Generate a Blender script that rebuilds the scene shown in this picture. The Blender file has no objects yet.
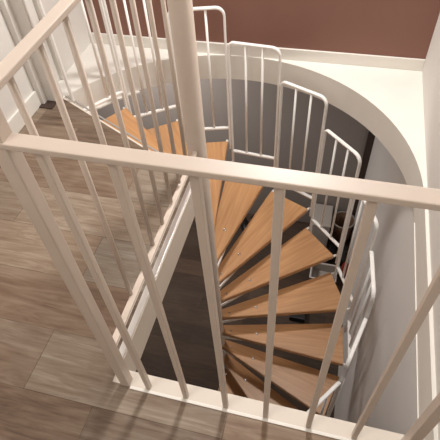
import bpy, bmesh, math, random
from mathutils import Vector, Matrix
random.seed(4)
S = bpy.context.scene
COL = S.collection

# ------------------------------------------------------------------ camera, light, exposure
H = 1.3705                                             # camera height over the upper floor (m)
cam_d = bpy.data.cameras.new('camera'); cam_d.lens = 466/440*36; cam_d.sensor_width = 36; cam_d.clip_start = .02
cam = bpy.data.objects.new('camera', cam_d); COL.objects.link(cam)
RIGHT = Vector((.96785098, .2461061, -.05192561)); DOWN = Vector((.15372881, -.74219398, -.65231553)); FWD = Vector((-.19907771, .62336177, -.75616676))
m = Matrix((( RIGHT.x, -DOWN.x, -FWD.x, 0), (RIGHT.y, -DOWN.y, -FWD.y, 0), (RIGHT.z, -DOWN.z, -FWD.z, H), (0, 0, 0, 1)))
cam.matrix_world = m
S.camera = cam
S.view_settings.view_transform = 'Standard'; S.view_settings.look = 'None'
S.view_settings.gamma = 1; S.view_settings.use_curve_mapping = False
S.view_settings.exposure = 0.0
W = bpy.data.worlds.new('world'); S.world = W; W.use_nodes = True
W.node_tree.nodes['Background'].inputs[0].default_value = (1, .95, .9, 1)
W.node_tree.nodes['Background'].inputs[1].default_value = .05

def area(name, loc, size, power, colr, target=None):
    l = bpy.data.lights.new(name, 'AREA'); l.shape = 'DISK'; l.size = size; l.energy = power; l.color = colr
    o = bpy.data.objects.new(name, l); COL.objects.link(o); o.location = loc
    if target is not None:
        o.rotation_euler = (Vector(target)-Vector(loc)).to_track_quat('-Z', 'Y').to_euler()
    return o
area('ceiling_lamp_stairs', (-.22, 2.08, 1.98), .28, 44, (1, .985, .96), (-.5, .9, 0))
area('fill_light_landing', (-1.0, -.5, 2.42), .7, 17, (1, .95, .90))  # unseen fill added behind the camera to lift the camera-facing sides
area('fill_light_downstairs', (-1.7, 2.8, -.22), .6, 36, (1, .92, .86))  # unseen light added to brighten the lower storey

# ------------------------------------------------------------------ materials
def mat(name, colr, rough=.5, metal=0, spec=.5):
    M = bpy.data.materials.new(name); M.use_nodes = True
    b = M.node_tree.nodes['Principled BSDF']
    b.inputs['Base Color'].default_value = (*colr, 1); b.inputs['Roughness'].default_value = rough
    b.inputs['Metallic'].default_value = metal; b.inputs['Specular IOR Level'].default_value = spec
    return M
def srgb(r, g, b):
    f = lambda c: (c/255/12.92) if c/255 <= .04045 else ((c/255+.055)/1.055)**2.4
    return (f(r), f(g), f(b))
def mottled(name, c1, c2, rough, scale, bump=0., bscale=60.):
    M = mat(name, c1, rough); nt = M.node_tree; b = nt.nodes['Principled BSDF']
    tc = nt.nodes.new('ShaderNodeTexCoord'); n = nt.nodes.new('ShaderNodeTexNoise'); n.inputs['Scale'].default_value = scale
    n.inputs['Detail'].default_value = 4
    mx = nt.nodes.new('ShaderNodeMix'); mx.data_type = 'RGBA'
    mx.inputs[6].default_value = (*c1, 1); mx.inputs[7].default_value = (*c2, 1)
    nt.links.new(tc.outputs['Object'], n.inputs['Vector']); nt.links.new(n.outputs['Fac'], mx.inputs[0]); nt.links.new(mx.outputs[2], b.inputs['Base Color'])
    if bump:
        n2 = nt.nodes.new('ShaderNodeTexNoise'); n2.inputs['Scale'].default_value = bscale; bp = nt.nodes.new('ShaderNodeBump')
        bp.inputs['Strength'].default_value = bump; bp.inputs['Distance'].default_value = .004
        nt.links.new(tc.outputs['Object'], n2.inputs['Vector']); nt.links.new(n2.outputs['Fac'], bp.inputs['Height']); nt.links.new(bp.outputs['Normal'], b.inputs['Normal'])
    return M
def plank_floor(name, stops, pw, pl, rough, grain=.5):
    """wood plank floor: brick layout gives each plank its own tone, stretched noise gives grain"""
    M = mat(name, (.3, .25, .2), rough); nt = M.node_tree; b = nt.nodes['Principled BSDF']; N = nt.nodes.new; L = nt.links.new
    tc = N('ShaderNodeTexCoord'); mp = N('ShaderNodeMapping'); mp.inputs['Location'].default_value = (.55, .045, 0)
    L(tc.outputs['Object'], mp.inputs['Vector'])
    br = N('ShaderNodeTexBrick'); br.offset = .37; br.inputs['Color1'].default_value = (0, 0, 0, 1); br.inputs['Color2'].default_value = (1, 1, 1, 1)
    br.inputs['Mortar'].default_value = (.1, .1, .1, 1)
    br.inputs['Scale'].default_value = 1; br.inputs['Mortar Size'].default_value = .0012; br.inputs['Brick Width'].default_value = pl; br.inputs['Row Height'].default_value = pw
    L(mp.outputs[0], br.inputs['Vector'])
    ms = N('ShaderNodeMapping'); ms.inputs['Scale'].default_value = (2.0, 16, 1); L(tc.outputs['Object'], ms.inputs['Vector'])
    add = N('ShaderNodeVectorMath'); add.operation = 'ADD'
    sc_ = N('ShaderNodeVectorMath'); sc_.operation = 'SCALE'; sc_.inputs['Scale'].default_value = 9
    L(br.outputs['Color'], sc_.inputs[0]); L(ms.outputs[0], add.inputs[0]); L(sc_.outputs[0], add.inputs[1])
    n1 = N('ShaderNodeTexNoise'); n1.inputs['Scale'].default_value = 1.6; n1.inputs['Detail'].default_value = 8; n1.inputs['Roughness'].default_value = .65; n1.inputs['Distortion'].default_value = 1.2
    L(add.outputs[0], n1.inputs['Vector'])
    n2 = N('ShaderNodeTexNoise'); n2.inputs['Scale'].default_value = 2.6; n2.inputs['Detail'].default_value = 3; L(tc.outputs['Object'], n2.inputs['Vector'])
    m1 = N('ShaderNodeMath'); m1.operation = 'MULTIPLY_ADD'; m1.inputs[1].default_value = .36; L(br.outputs['Color'], m1.inputs[0])
    m2 = N('ShaderNodeMath'); m2.operation = 'MULTIPLY_ADD'; m2.inputs[1].default_value = grain*1.5; m2.inputs[2].default_value = -grain*.62; L(n1.outputs['Fac'], m2.inputs[0]); L(m2.outputs[0], m1.inputs[2])
    m3 = N('ShaderNodeMath'); m3.operation = 'MULTIPLY_ADD'; m3.inputs[1].default_value = .45; L(n2.outputs['Fac'], m3.inputs[0]); L(m1.outputs[0], m3.inputs[2])
    m4 = N('ShaderNodeMapping'); m4.inputs['Scale'].default_value = (9, 110, 1); L(tc.outputs['Object'], m4.inputs['Vector'])
    n3 = N('ShaderNodeTexNoise'); n3.inputs['Scale'].default_value = 1; n3.inputs['Detail'].default_value = 4; L(m4.outputs[0], n3.inputs['Vector'])
    m5 = N('ShaderNodeMath'); m5.operation = 'MULTIPLY_ADD'; m5.inputs[1].default_value = .42; L(n3.outputs['Fac'], m5.inputs[0])
    m6 = N('ShaderNodeMath'); m6.operation = 'SUBTRACT'; m6.inputs[1].default_value = .21; L(m3.outputs[0], m6.inputs[0]); L(m6.outputs[0], m5.inputs[2]); m3 = m5
    cr = N('ShaderNodeValToRGB'); cr.color_ramp.elements[0].position = stops[0][0]; cr.color_ramp.elements[0].color = (*srgb(*stops[0][1]), 1)
    cr.color_ramp.elements[1].position = stops[-1][0]; cr.color_ramp.elements[1].color = (*srgb(*stops[-1][1]), 1)
    for p, c in stops[1:-1]:
        e = cr.color_ramp.elements.new(p); e.color = (*srgb(*c), 1)
    L(m3.outputs[0], cr.inputs[0])
    sp = N('ShaderNodeSeparateColor'); L(br.outputs['Color'], sp.inputs[0])
    k1 = N('ShaderNodeMath'); k1.operation = 'MULTIPLY'; k1.inputs[1].default_value = 17.3; L(sp.outputs[0], k1.inputs[0])
    k2 = N('ShaderNodeMath'); k2.operation = 'FRACT'; L(k1.outputs[0], k2.inputs[0])
    tr = N('ShaderNodeValToRGB'); tr.color_ramp.elements[0].color = (1.0, .90, .79, 1); tr.color_ramp.elements[1].color = (.90, .94, .95, 1); L(k2.outputs[0], tr.inputs[0])
    tm = N('ShaderNodeMix'); tm.data_type = 'RGBA'; tm.blend_type = 'MULTIPLY'; tm.inputs[0].default_value = 1; L(cr.outputs[0], tm.inputs[6]); L(tr.outputs[0], tm.inputs[7])
    mx = N('ShaderNodeMix'); mx.data_type = 'RGBA'; mx.blend_type = 'MULTIPLY'; mx.inputs[7].default_value = (.72, .68, .65, 1)
    L(br.outputs['Fac'], mx.inputs[0]); L(tm.outputs[2], mx.inputs[6]); L(mx.outputs[2], b.inputs['Base Color'])
    bp = N('ShaderNodeBump'); bp.inputs['Strength'].default_value = .15; bp.inputs['Distance'].default_value = .002
    L(n1.outputs['Fac'], bp.inputs['Height']); L(bp.outputs['Normal'], b.inputs['Normal'])
    return M
def beech(name, c1, c2):
    M = mat(name, c1, .38); nt = M.node_tree; b = nt.nodes['Principled BSDF']; N = nt.nodes.new; L = nt.links.new
    tc = N('ShaderNodeTexCoord'); mp = N('ShaderNodeMapping'); mp.inputs['Scale'].default_value = (2, 34, 10); L(tc.outputs['Object'], mp.inputs['Vector'])
    n = N('ShaderNodeTexNoise'); n.inputs['Scale'].default_value = 1.4; n.inputs['Detail'].default_value = 5; n.inputs['Distortion'].default_value = .3; L(mp.outputs[0], n.inputs['Vector'])
    cr = N('ShaderNodeValToRGB'); cr.color_ramp.elements[0].position = .3; cr.color_ramp.elements[0].color = (*c1, 1); cr.color_ramp.elements[1].position = .72; cr.color_ramp.elements[1].color = (*c2, 1)
    L(n.outputs['Fac'], cr.inputs[0]); L(cr.outputs[0], b.inputs['Base Color'])
    return M
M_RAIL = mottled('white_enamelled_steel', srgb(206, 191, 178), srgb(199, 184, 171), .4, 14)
M_CREAM = mottled('cream_enamelled_steel', srgb(220, 211, 199), srgb(213, 203, 191), .4, 14)
M_GUARD = mottled('white_powder_coat', srgb(250, 247, 243), srgb(244, 241, 237), .3, 14)
M_WALL = mottled('white_wall_paint', srgb(226, 222, 216), srgb(218, 213, 207), .75, 2.5, .15, 45)
M_TRIMP = mottled('white_gloss_trim', srgb(236, 232, 224), srgb(228, 223, 215), .4, 6)
M_RED = mottled('terracotta_brown_wall_paint', srgb(137, 99, 86), srgb(131, 93, 80), .8, 3, .1, 60)
M_LOWWALL = mottled('grey_taupe_wall_paint', srgb(154, 147, 142), srgb(146, 139, 134), .8, 2)
M_LOWSIDE = mottled('pale_grey_stairwell_paint', srgb(234, 231, 228), srgb(226, 223, 220), .6, 1.6, .1, 20)
M_CEIL = mottled('ceiling_paint', srgb(235, 230, 222), srgb(228, 222, 214), .85, 3)
M_ALU = mat('brushed_aluminium', (.88, .87, .86), .3, .55)
M_FLOOR = plank_floor('weathered_oak_planks', [(.15, (84, 66, 53)), (.36, (116, 95, 79)), (.6, (138, 122, 107)), (.9, (172, 160, 147))], .20, .62, .42, .62)
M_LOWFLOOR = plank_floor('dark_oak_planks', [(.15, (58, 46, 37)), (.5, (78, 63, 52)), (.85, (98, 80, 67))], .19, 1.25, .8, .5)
M_TREAD = beech('oiled_beech', srgb(182, 132, 88), srgb(206, 158, 112))
M_CHROME = mat('screw_steel', (.8, .78, .74), .25, 1)
M_BLACK = mat('black_plastic', srgb(24, 23, 24), .5)
M_REDP = mat('red_plastic', srgb(170, 52, 34), .4)
M_BROWN = mottled('brown_wicker', srgb(112, 82, 56), srgb(80, 56, 38), .7, 60, .6, 120)
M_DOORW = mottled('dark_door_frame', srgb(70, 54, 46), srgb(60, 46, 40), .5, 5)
M_CAB = mottled('light_grey_laminate', srgb(190, 184, 178), srgb(182, 176, 170), .5, 5)

# ------------------------------------------------------------------ mesh helpers
def obj(name, bm, material, parent=None, smooth=False, label=None):
    bmesh.ops.recalc_face_normals(bm, faces=bm.faces)
    me = bpy.data.meshes.new(name); bm.to_mesh(me); bm.free()
    me.materials.append(material)
    if smooth:
        for p in me.polygons: p.use_smooth = True
    o = bpy.data.objects.new(name, me); COL.objects.link(o)
    if parent: o.parent = parent
    if label: o['label'] = label
    return o
def struct(name, bm, material, parent=None):
    o = obj(name, bm, material, parent)
    if not parent: o['kind'] = 'structure'
    return o
def thing(name, label, cat, loc=(0, 0, 0), rz=0, group=None):
    o = bpy.data.objects.new(name, None); COL.objects.link(o); o.empty_display_size = .1
    o.location = loc; o.rotation_euler = (0, 0, rz); o['label'] = label; o['category'] = cat
    if group: o['group'] = group
    return o
def box(bm, lo, hi, bev=0.):
    r = bmesh.ops.create_cube(bm, size=1)
    c = [(a+b)/2 for a, b in zip(lo, hi)]; s = [abs(b-a) for a, b in zip(lo, hi)]
    for v in r['verts']: v.co = Vector((c[0]+v.co.x*s[0], c[1]+v.co.y*s[1], c[2]+v.co.z*s[2]))
    if bev:
        es = {e for v in r['verts'] for e in v.link_edges}
        bmesh.ops.bevel(bm, geom=list(es), offset=bev, segments=2, affect='EDGES', profile=.6)
def prism(bm, poly, z0, z1):
    a = [bm.verts.new((x, y, z0)) for x, y in poly]; b = [bm.verts.new((x, y, z1)) for x, y in poly]
    n = len(poly)
    fs = [bm.faces.new(list(reversed(a))), bm.faces.new(b)]
    for i in range(n): bm.faces.new((a[i], a[(i+1) % n], b[(i+1) % n], b[i]))
    for f in fs: f.normal_update()
    bmesh.ops.triangulate(bm, faces=fs, ngon_method='EAR_CLIP')
def bar(bm, p, q, w, t, side=None, bev=.0015):
    """rectangular bar from p to q: w across (along side), t the other way"""
    p, q = Vector(p), Vector(q); d = (q-p).normalized()
    s = Vector(side) if side is not None else Vector((1, 0, 0))
    s = (s-d*s.dot(d)).normalized(); u = d.cross(s); L = (q-p).length
    r = bmesh.ops.create_cube(bm, size=1)
    mid = (p+q)/2
    for v in r['verts']: v.co = mid+s*(v.co.x*w)+u*(v.co.y*t)+d*(v.co.z*L)
    if bev:
        es = {e for v in r['verts'] for e in v.link_edges}
        bmesh.ops.bevel(bm, geom=list(es), offset=bev, segments=2, affect='EDGES', profile=.5)
def tube(bm, pts, r, n=10, cap=True):
    pts = [Vector(p) for p in pts]; rings = []
    ref = Vector((.3, .5, .81)).normalized()
    d0 = (pts[1]-pts[0]).normalized(); nrm = (ref-d0*ref.dot(d0)).normalized()
    for i, p in enumerate(pts):
        d = ((pts[min(i+1, len(pts)-1)]-p).normalized()+(p-pts[max(i-1, 0)]).normalized())
        d.normalize(); nrm = (nrm-d*nrm.dot(d)).normalized(); bn = d.cross(nrm)
        rings.append([bm.verts.new(p+(nrm*math.cos(2*math.pi*k/n)+bn*math.sin(2*math.pi*k/n))*r) for k in range(n)])
    for a, b in zip(rings, rings[1:]):
        for k in range(n): bm.faces.new((a[k], a[(k+1) % n], b[(k+1) % n], b[k]))
    if cap: bm.faces.new(list(reversed(rings[0]))); bm.faces.new(rings[-1])
def sweep(bm, pts, side, w, t):
    """flat bar with eased edges swept along pts; side = the direction its width lies in"""
    c = .28; sec = [(-.5, -.5+c), (-.5+c*t/w, -.5), (.5-c*t/w, -.5), (.5, -.5+c), (.5, .5-c), (.5-c*t/w, .5), (-.5+c*t/w, .5), (-.5, .5-c)]
    rings = []
    for i, p in enumerate(pts):
        d = (pts[min(i+1, len(pts)-1)]-pts[max(i-1, 0)]).normalized(); u = d.cross(side).normalized()
        rings.append([bm.verts.new(p+side*(a*w)+u*(b*t)) for a, b in sec])
    for a, b in zip(rings, rings[1:]):
        for k in range(8): bm.faces.new((a[k], a[(k+1) % 8], b[(k+1) % 8], b[k]))
    bm.faces.new(rings[0]); bm.faces.new(rings[-1])
def lathe(bm, prof, n=24, cx=0, cy=0):
    rings = [[bm.verts.new((cx+r*math.cos(2*math.pi*k/n), cy+r*math.sin(2*math.pi*k/n), z)) for k in range(n)] for r, z in prof]
    for a, b in zip(rings, rings[1:]):
        for k in range(n): bm.faces.new((a[k], a[(k+1) % n], b[(k+1) % n], b[k]))
    bm.faces.new(list(reversed(rings[0]))); bm.faces.new(rings[-1])
def BM(): return bmesh.new()

# ------------------------------------------------------------------ the place
CX, CY, RD = -.5226, 1.399, .923                     # axis of the stair, radius of the round opening
XL, XR, YB = -1.46, .4125, 2.336                        # left wall, right wall, far wall
ZC, ZL, T = 2.5, -2.79, .15                          # ceiling, lower floor, slab thickness
YN, YF = -2.3, 3.6                                   # wall behind the camera, far wall downstairs
def cpt(a, r=RD): return (CX+r*math.cos(math.radians(a)), CY+r*math.sin(math.radians(a)))
A_END = 155.5
arc = [cpt(A_END*i/48) for i in range(49)]            # from 0 deg counter-clockwise
E0, E1 = (-.514, 1.332), arc[-1]                      # the landing's edge beside the pole -> at the wall side
bm = BM(); prism(bm, [(XL, YN), (XR, YN), (XR, .437), (-.522, .437), (-.522, 1.328), (E1[0]-.008, E1[1]-.008), (XL, E1[1]-.008)], -T, 0)
fl = struct('floor', bm, M_FLOOR)
bm = BM()
prism(bm, [(XR, .482), (XR, YB), (XL, YB), (XL, E1[1]-.008), (E1[0]-.008, E1[1]-.008)]+list(reversed(arc))+[(.4004, .482)], -T, -.001)
struct('trim_1', bm, M_TRIMP)                         # white painted ledge around the round side of the opening
bm = BM()
prism(bm, [(XR, .437), (XR, .482), (-.514, .482), E0, (E1[0], E1[1]), (E1[0]-.008, E1[1]-.008), (-.522, 1.328), (-.522, .437)], -T, -.001)
struct('trim_2', bm, M_CREAM)                          # white steel trimmer at the straight sides
bm = BM(); box(bm, (-.462, .428, -.002), (XR, .437, .003), .001)
struct('trim_3', bm, M_TRIMP)
bm = BM(); box(bm, (-.540, .50, 0), (-.5185, 1.31, .004), .001)
struct('trim_4', bm, M_ALU)
# nosing strip along the landing's edge
bm = BM(); d = Vector((E1[0]-E0[0], E1[1]-E0[1], 0)).normalized(); nn = Vector((d.y, -d.x, 0))
a = Vector((*E0, .002))-nn*-.012+d*.10; b = Vector((*E1, .002))-nn*-.012
bar(bm, a, b, .009, .004, side=nn, bev=.001)
struct('trim_5', bm, mat('dull_metal_strip', (.45, .43, .41), .5, .6))
# bright bead under the fascia at the right and at the far left
bm = BM(); bar(bm, (.400, .482, -.148), (.400, 1.40, -.148), .006, .006)
struct('trim_6', bm, M_TRIMP)
bm = BM()
inner = [cpt(a, RD-.022) for a in range(129, 156)]; outer = [cpt(a, RD+.03) for a in range(129, 156)]
prism(bm, inner+outer[::-1], -T-.006, -T+.002)
struct('trim_7', bm, M_TRIMP)
# walls upstairs
bm = BM(); box(bm, (XL-.1, YB, -T), (XR+.1, YB+.1, ZC)); struct('wall_back', bm, M_RED)
bm = BM(); box(bm, (XR, YN, -T), (XR+.1, YB, ZC)); struct('wall_right', bm, M_WALL)
bm = BM(); box(bm, (XL-.1, YN, -T), (XL, YB, ZC)); struct('wall_left', bm, M_WALL)
bm = BM(); box(bm, (XL-.1, YN-.1, -T), (XR+.1, YN, ZC)); struct('wall_front', bm, M_WALL)
bm = BM(); box(bm, (XL-.1, YN-.1, ZC), (XR+.1, YB+.1, ZC+.1)); struct('ceiling', bm, M_CEIL)
bm = BM(); box(bm, (XL, YB-.013, -.001), (XR, YB, .062), .003); struct('baseboard_back', bm, M_TRIMP)
bm = BM(); box(bm, (XL, YN, 0), (XL+.013, 1.70, .085), .003); struct('baseboard_left', bm, M_TRIMP)
# door jamb at the far end of the left wall: pier, recess and casing
bm = BM(); box(bm, (XL, 1.735, 0), (XL+.092, 1.785, ZC)); struct('trim_8', bm, M_WALL)
bm = BM(); box(bm, (XL, 1.70, 0), (XL+.03, 1.735, ZC), .003); struct('trim_9', bm, M_WALL)
bm = BM(); box(bm, (XL, 1.845, 0), (XL+.022, 1.868, ZC), .004); box(bm, (XL, 1.93, 0), (XL+.022, 1.955, ZC), .004); struct('trim_10', bm, M_TRIMP)
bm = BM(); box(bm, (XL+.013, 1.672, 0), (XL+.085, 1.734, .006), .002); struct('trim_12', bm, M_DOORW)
# downstairs
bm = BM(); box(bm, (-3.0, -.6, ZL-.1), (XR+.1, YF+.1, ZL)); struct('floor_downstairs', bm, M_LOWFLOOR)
bm = BM(); box(bm, (-3.0, YF, ZL), (XR+.1, YF+.1, 0)); struct('wall_back_downstairs', bm, M_LOWWALL)
bm = BM(); box(bm, (.408, -.6, ZL), (.508, YF, -T)); struct('wall_right_downstairs', bm, M_LOWSIDE)
bm = BM(); box(bm, (-3.1, -.6, ZL), (-3.0, YF, 0)); struct('wall_left_downstairs', bm, M_LOWWALL)
bm = BM(); box(bm, (-3.0, -.7, ZL), (.508, -.6, -T)); struct('wall_front_downstairs', bm, M_LOWWALL)
bm = BM(); box(bm, (-3.0, YB+.1, -T), (XR+.1, YF, -T+.1)); box(bm, (-3.0, -.7, -T), (XL-.1, YB+.1, -T+.1)); struct('ceiling_downstairs', bm, M_CEIL)
bm = BM(); box(bm, (.345, YF-.03, ZL), (.408, YF, -T-.01)); struct('trim_11', bm, M_DOORW)

# ------------------------------------------------------------------ spiral staircase
RISE, DA, A0 = .186, 20.11, 155.83
RT, RG = .832, .857                                   # tread radius, guard radius
stair = thing('spiral_staircase', 'spiral staircase with beech wedge treads around a white pole in the round opening', 'staircase', (CX, CY, ZL))
def L3(r, a, z): return Vector((r*math.cos(math.radians(a)), r*math.sin(math.radians(a)), z-ZL))
bm = BM(); lathe(bm, [(.06, 0), (.06, .012), (.045, .014), (.040, .03), (.040, 1.005-ZL), (.036, 1.012-ZL), (.0, 1.014-ZL+.0001)][:-1], 40)
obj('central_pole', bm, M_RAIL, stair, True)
for p in stair.children[0].data.polygons: p.use_smooth = abs(p.normal.z) < .7
def tread_mesh():
    bm = BM(); h = DA/2-.1; t = .034
    ri = .046
    poly = [(.02, -.020), (RT*math.cos(math.radians(-h)), RT*math.sin(math.radians(-h))),
            (RT*math.cos(math.radians(h)), RT*math.sin(math.radians(h))), (.02, .036)]
    prism(bm, poly, -t, 0)
    bmesh.ops.dissolve_limit(bm, angle_limit=.01, verts=bm.verts, edges=bm.edges)
    bmesh.ops.bevel(bm, geom=list(bm.edges), offset=.003, segments=2, affect='EDGES')
    return bm
def arm_mesh():
    bm = BM()
    for s in (-1, 1):
        a = math.radians(s*(DA/2-1.0))
        bar(bm, (.025, s*.028-.002, -.042), (.20*math.cos(a), .20*math.sin(a), -.042), .007, .022, side=(-math.sin(a), math.cos(a), 0), bev=.001)
    return bm
def disc(r, h, x=0, y=0, z=0):
    bm = BM(); lathe(bm, [(r, z), (r, z+h*.6), (r*.7, z+h)], 12, x, y); return bm
def clone(o, parent, loc=None, rz=None):
    c = o.copy(); COL.objects.link(c); c.parent = parent
    if loc is not None: c.location = loc
    if rz is not None: c.rotation_euler = (0, 0, rz)
    return c
NT = 14
proto = obj('tread', tread_mesh(), M_TREAD, stair)
arm = obj('support_bracket', arm_mesh(), M_GUARD, proto)
sub = [arm, obj('screw', disc(.0085, .0035, .262, 0), M_CHROME, proto), obj('screw', disc(.0065, .0035, .085, 0), M_CHROME, proto)]
for s in (-1, 1):
    bm = BM(); a = math.radians(s*(DA/2-.6)); tube(bm, [((RT-.012)*math.cos(a), (RT-.012)*math.sin(a), -.017), ((RG+.002)*math.cos(a), (RG+.002)*math.sin(a), -.017)], .008, 10)
    sub.append(obj('bolt', bm, M_GUARD, proto, True))
for k in range(1, NT+1):
    ang = math.radians(A0-DA*(k-.5)+.9); loc = (0, 0, .019-RISE*k-ZL)
    if k == 1: proto.location = loc; proto.rotation_euler = (0, 0, ang)
    else:
        c = clone(proto, stair, loc, ang)
        for s_ in sub: clone(s_, c)
# guard panels: rounded tube frame, bottom rail, two balusters each, one per tread
def corner(p, c, q, r, n=6):
    """points rounding the corner c between p and q"""
    p, c, q = Vector(p), Vector(c), Vector(q); u = (p-c).normalized()*r; v = (q-c).normalized()*r
    return [c+u*(1-math.sin(t))+v*(1-math.cos(t)) for t in [math.pi/2*i/n for i in range(n+1)]]
def panel_parts():
    h = DA/2-.55; a0, a1 = math.radians(h), math.radians(-h)
    p0 = Vector((RG*math.cos(a0), RG*math.sin(a0), 0)); p1 = Vector((RG*math.cos(a1), RG*math.sin(a1), 0))
    up = Vector((0, 0, 1)); top, bot, lowl, lowr = .858, .106, -.06, -.06-RISE*.0
    frame = BM()
    pts = [p0+up*lowl]+corner(p0, p0+up*top, p1+up*top, .028)+corner(p0+up*top, p1+up*top, p1, .045)+[p1+up*lowr]
    sweep(frame, pts, (p0+p1).normalized(), .021, .013)
    rail = BM(); bar(rail, p0+up*bot, p1+up*bot, .021, .013, side=(p0+p1).normalized(), bev=.003)
    bals = []
    for f in (1/3, 2/3):
        b = BM(); q = p0.lerp(p1, f); tube(b, [q+up*bot, q+up*top], .0068, 8); bals.append(b)
    return frame, rail, bals
fr, rl, bl = panel_parts()
P0 = obj('guard_panel', fr, M_GUARD, stair)
psub = [obj('bottom_rail', rl, M_GUARD, P0)]+[obj('baluster', b, M_GUARD, P0, True) for b in bl]
for k in range(1, NT+1):
    ang = math.radians(A0-DA*(k-.5)-.2); loc = (0, 0, -RISE*k-ZL)
    if k == 1: P0.location = loc; P0.rotation_euler = (0, 0, ang)
    else:
        c = clone(P0, stair, loc, ang)
        for s_ in psub: clone(s_, c)

# ------------------------------------------------------------------ railing along the near edge
YR = .447
near = thing('landing_railing', 'white railing along the near edge of the stair opening, closest to the camera', 'railing', (0, YR, 0))
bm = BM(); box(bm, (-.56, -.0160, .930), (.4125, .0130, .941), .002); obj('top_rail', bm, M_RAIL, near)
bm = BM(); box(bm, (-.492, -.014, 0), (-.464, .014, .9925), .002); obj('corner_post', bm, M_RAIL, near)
b0 = None
for x, lean in ((-.407, .0105), (-.290, .0085), (-.170, .004), (-.053, .001), (.068, 0), (.192, 0)):     # the first bars stand a little out of plumb
    if b0 is None:
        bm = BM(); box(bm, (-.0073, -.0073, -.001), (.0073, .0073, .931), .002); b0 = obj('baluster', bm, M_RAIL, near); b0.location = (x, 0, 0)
        c = b0
    else: c = clone(b0, near, (x, 0, 0))
    c.rotation_euler = (0, -lean/.93, 0)
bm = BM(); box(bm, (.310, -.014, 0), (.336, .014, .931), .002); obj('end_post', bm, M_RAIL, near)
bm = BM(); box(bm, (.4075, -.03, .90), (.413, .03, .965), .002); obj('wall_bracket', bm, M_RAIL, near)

# ------------------------------------------------------------------ railing along the left side, from the corner post to the pole
side = thing('landing_railing', 'white railing along the left side of the opening, with a raised bottom bar', 'railing', (-.505, 0, 0))
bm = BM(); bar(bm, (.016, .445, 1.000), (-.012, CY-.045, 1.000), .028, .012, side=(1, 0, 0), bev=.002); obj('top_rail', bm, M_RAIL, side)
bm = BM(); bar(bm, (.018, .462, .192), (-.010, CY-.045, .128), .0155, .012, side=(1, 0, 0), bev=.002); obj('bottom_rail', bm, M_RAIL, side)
b1 = None
for i in range(8):
    y = .540+.1*i; x = .006-.018*(y-.45)
    if b1 is None:
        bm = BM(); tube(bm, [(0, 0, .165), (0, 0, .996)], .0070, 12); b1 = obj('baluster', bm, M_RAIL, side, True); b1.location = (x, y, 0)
    else: clone(b1, side, (x, y, 0))

# ------------------------------------------------------------------ things on the lower floor, seen between treads and guard panels
t = thing('storage_box', 'light grey storage box standing on the lower floor against the far wall', 'box', (.068, 3.42, ZL))
bm = BM(); box(bm, (-.09, -.15, 0), (.09, .15, .34), .012); obj('body', bm, M_CAB, t)
bm = BM(); box(bm, (-.094, -.155, .34), (.094, .155, .37), .01); obj('lid', bm, M_CAB, t)
t = thing('wicker_basket', 'round brown wicker basket downstairs in the corner beside the grey box', 'basket', (.29, 3.455, ZL))
bm = BM(); lathe(bm, [(.075, 0), (.10, .02), (.115, .20), (.118, .30), (.108, .30), (.09, .05)], 28); obj('body', bm, M_BROWN, t, True)
bm = BM(); tube(bm, [(.117*math.cos(a*math.pi/14), .117*math.sin(a*math.pi/14), .30) for a in range(29)], .009, 8, False); obj('rim', bm, M_LOWWALL, t, True, 'grey rim')
t = thing('spray_bottle', 'red bottle standing on the lower floor against the right wall', 'bottle', (.372, 2.97, ZL))
bm = BM(); lathe(bm, [(.030, 0), (.034, .01), (.034, .15), (.026, .175), (.013, .19), (.013, .20)], 20); obj('body', bm, M_REDP, t, True)
bm = BM(); lathe(bm, [(.015, .20), (.015, .225), (.010, .23)], 16); obj('cap', bm, M_CAB, t, True, 'pale cap')
t = thing('laundry_box', 'open white box on the lower floor seen between two treads', 'box', (.16, 2.86, ZL))
bm = BM()
for lo, hi in (((-.13, -.10, 0), (.13, .10, .012)), ((-.13, -.10, 0), (-.118, .10, .13)), ((.118, -.10, 0), (.13, .10, .13)), ((-.13, -.10, 0), (.13, -.088, .13)), ((-.13, .088, 0), (.13, .10, .13))): box(bm, lo, hi)
obj('body', bm, M_CAB, t)
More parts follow.
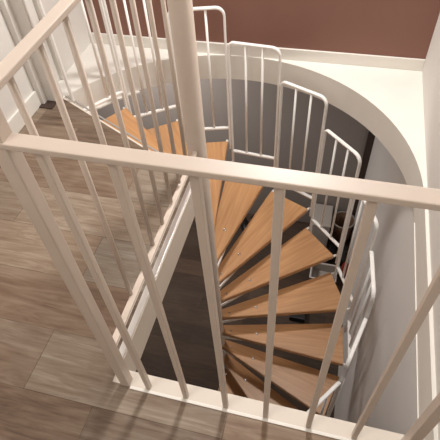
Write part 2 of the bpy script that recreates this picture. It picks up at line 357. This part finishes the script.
bm = BM(); tube(bm, [(-.13, -.10, .13), (.13, -.10, .13), (.13, .10, .13), (-.13, .10, .13), (-.13, -.10, .13)], .006, 8); obj('rim', bm, M_GUARD, t)
t = thing('small_case', 'black case lying on the lower floor, seen through a gap between treads', 'case', (-.03, 2.36, ZL))
bm = BM(); box(bm, (-.075, -.06, 0), (.075, .06, .07), .008); obj('body', bm, M_BLACK, t)
bm = BM(); tube(bm, [(-.02, .05, .05), (-.02, .05, .075), (.02, .05, .075), (.02, .05, .05)], .004, 8); obj('handle', bm, M_BLACK, t)
def shoe_mesh():
    bm = BM(); prof = [(-.13, .030, .055), (-.12, .036, .07), (-.06, .037, .085), (0, .034, .065), (.06, .043, .05), (.11, .038, .042), (.135, .02, .03)]
    rings = []
    for x, w, h in prof:
        rings.append([bm.verts.new((x, w*math.cos(a), .012+h*.5+h*.5*math.sin(a))) for a in [2*math.pi*i/14 for i in range(14)]])
    for a, b in zip(rings, rings[1:]):
        for k in range(14): bm.faces.new((a[k], a[(k+1) % 14], b[(k+1) % 14], b[k]))
    bm.faces.new(rings[0]); bm.faces.new(rings[-1]); return bm
def sole_mesh():
    bm = BM(); prism(bm, [(-.135, -.03), (-.05, -.036), (.05, -.044), (.11, -.036), (.138, 0), (.11, .036), (.05, .044), (-.05, .036), (-.135, .03)], 0, .018); return bm
t0 = thing('shoe', 'left one of the black shoes by the far wall downstairs', 'shoe', (-.80, 3.40, ZL), 2.0, 'dark shoes on the lower floor')
up_, so_ = obj('upper', shoe_mesh(), M_BLACK, t0, True), obj('sole', sole_mesh(), M_BLACK, t0)
def shoe(x, y, rz, label):
    c = t0.copy(); COL.objects.link(c); c.location = (x, y, ZL); c.rotation_euler = (0, 0, rz); c['label'] = label
    clone(up_, c); clone(so_, c)
shoe(-.68, 3.42, 1.8, 'right one of the black shoes by the far wall downstairs')
shoe(.22, 3.20, 1.5, 'left one of the dark shoes in front of the brown basket')
shoe(.325, 3.20, 1.5, 'right one of the dark shoes in front of the brown basket')
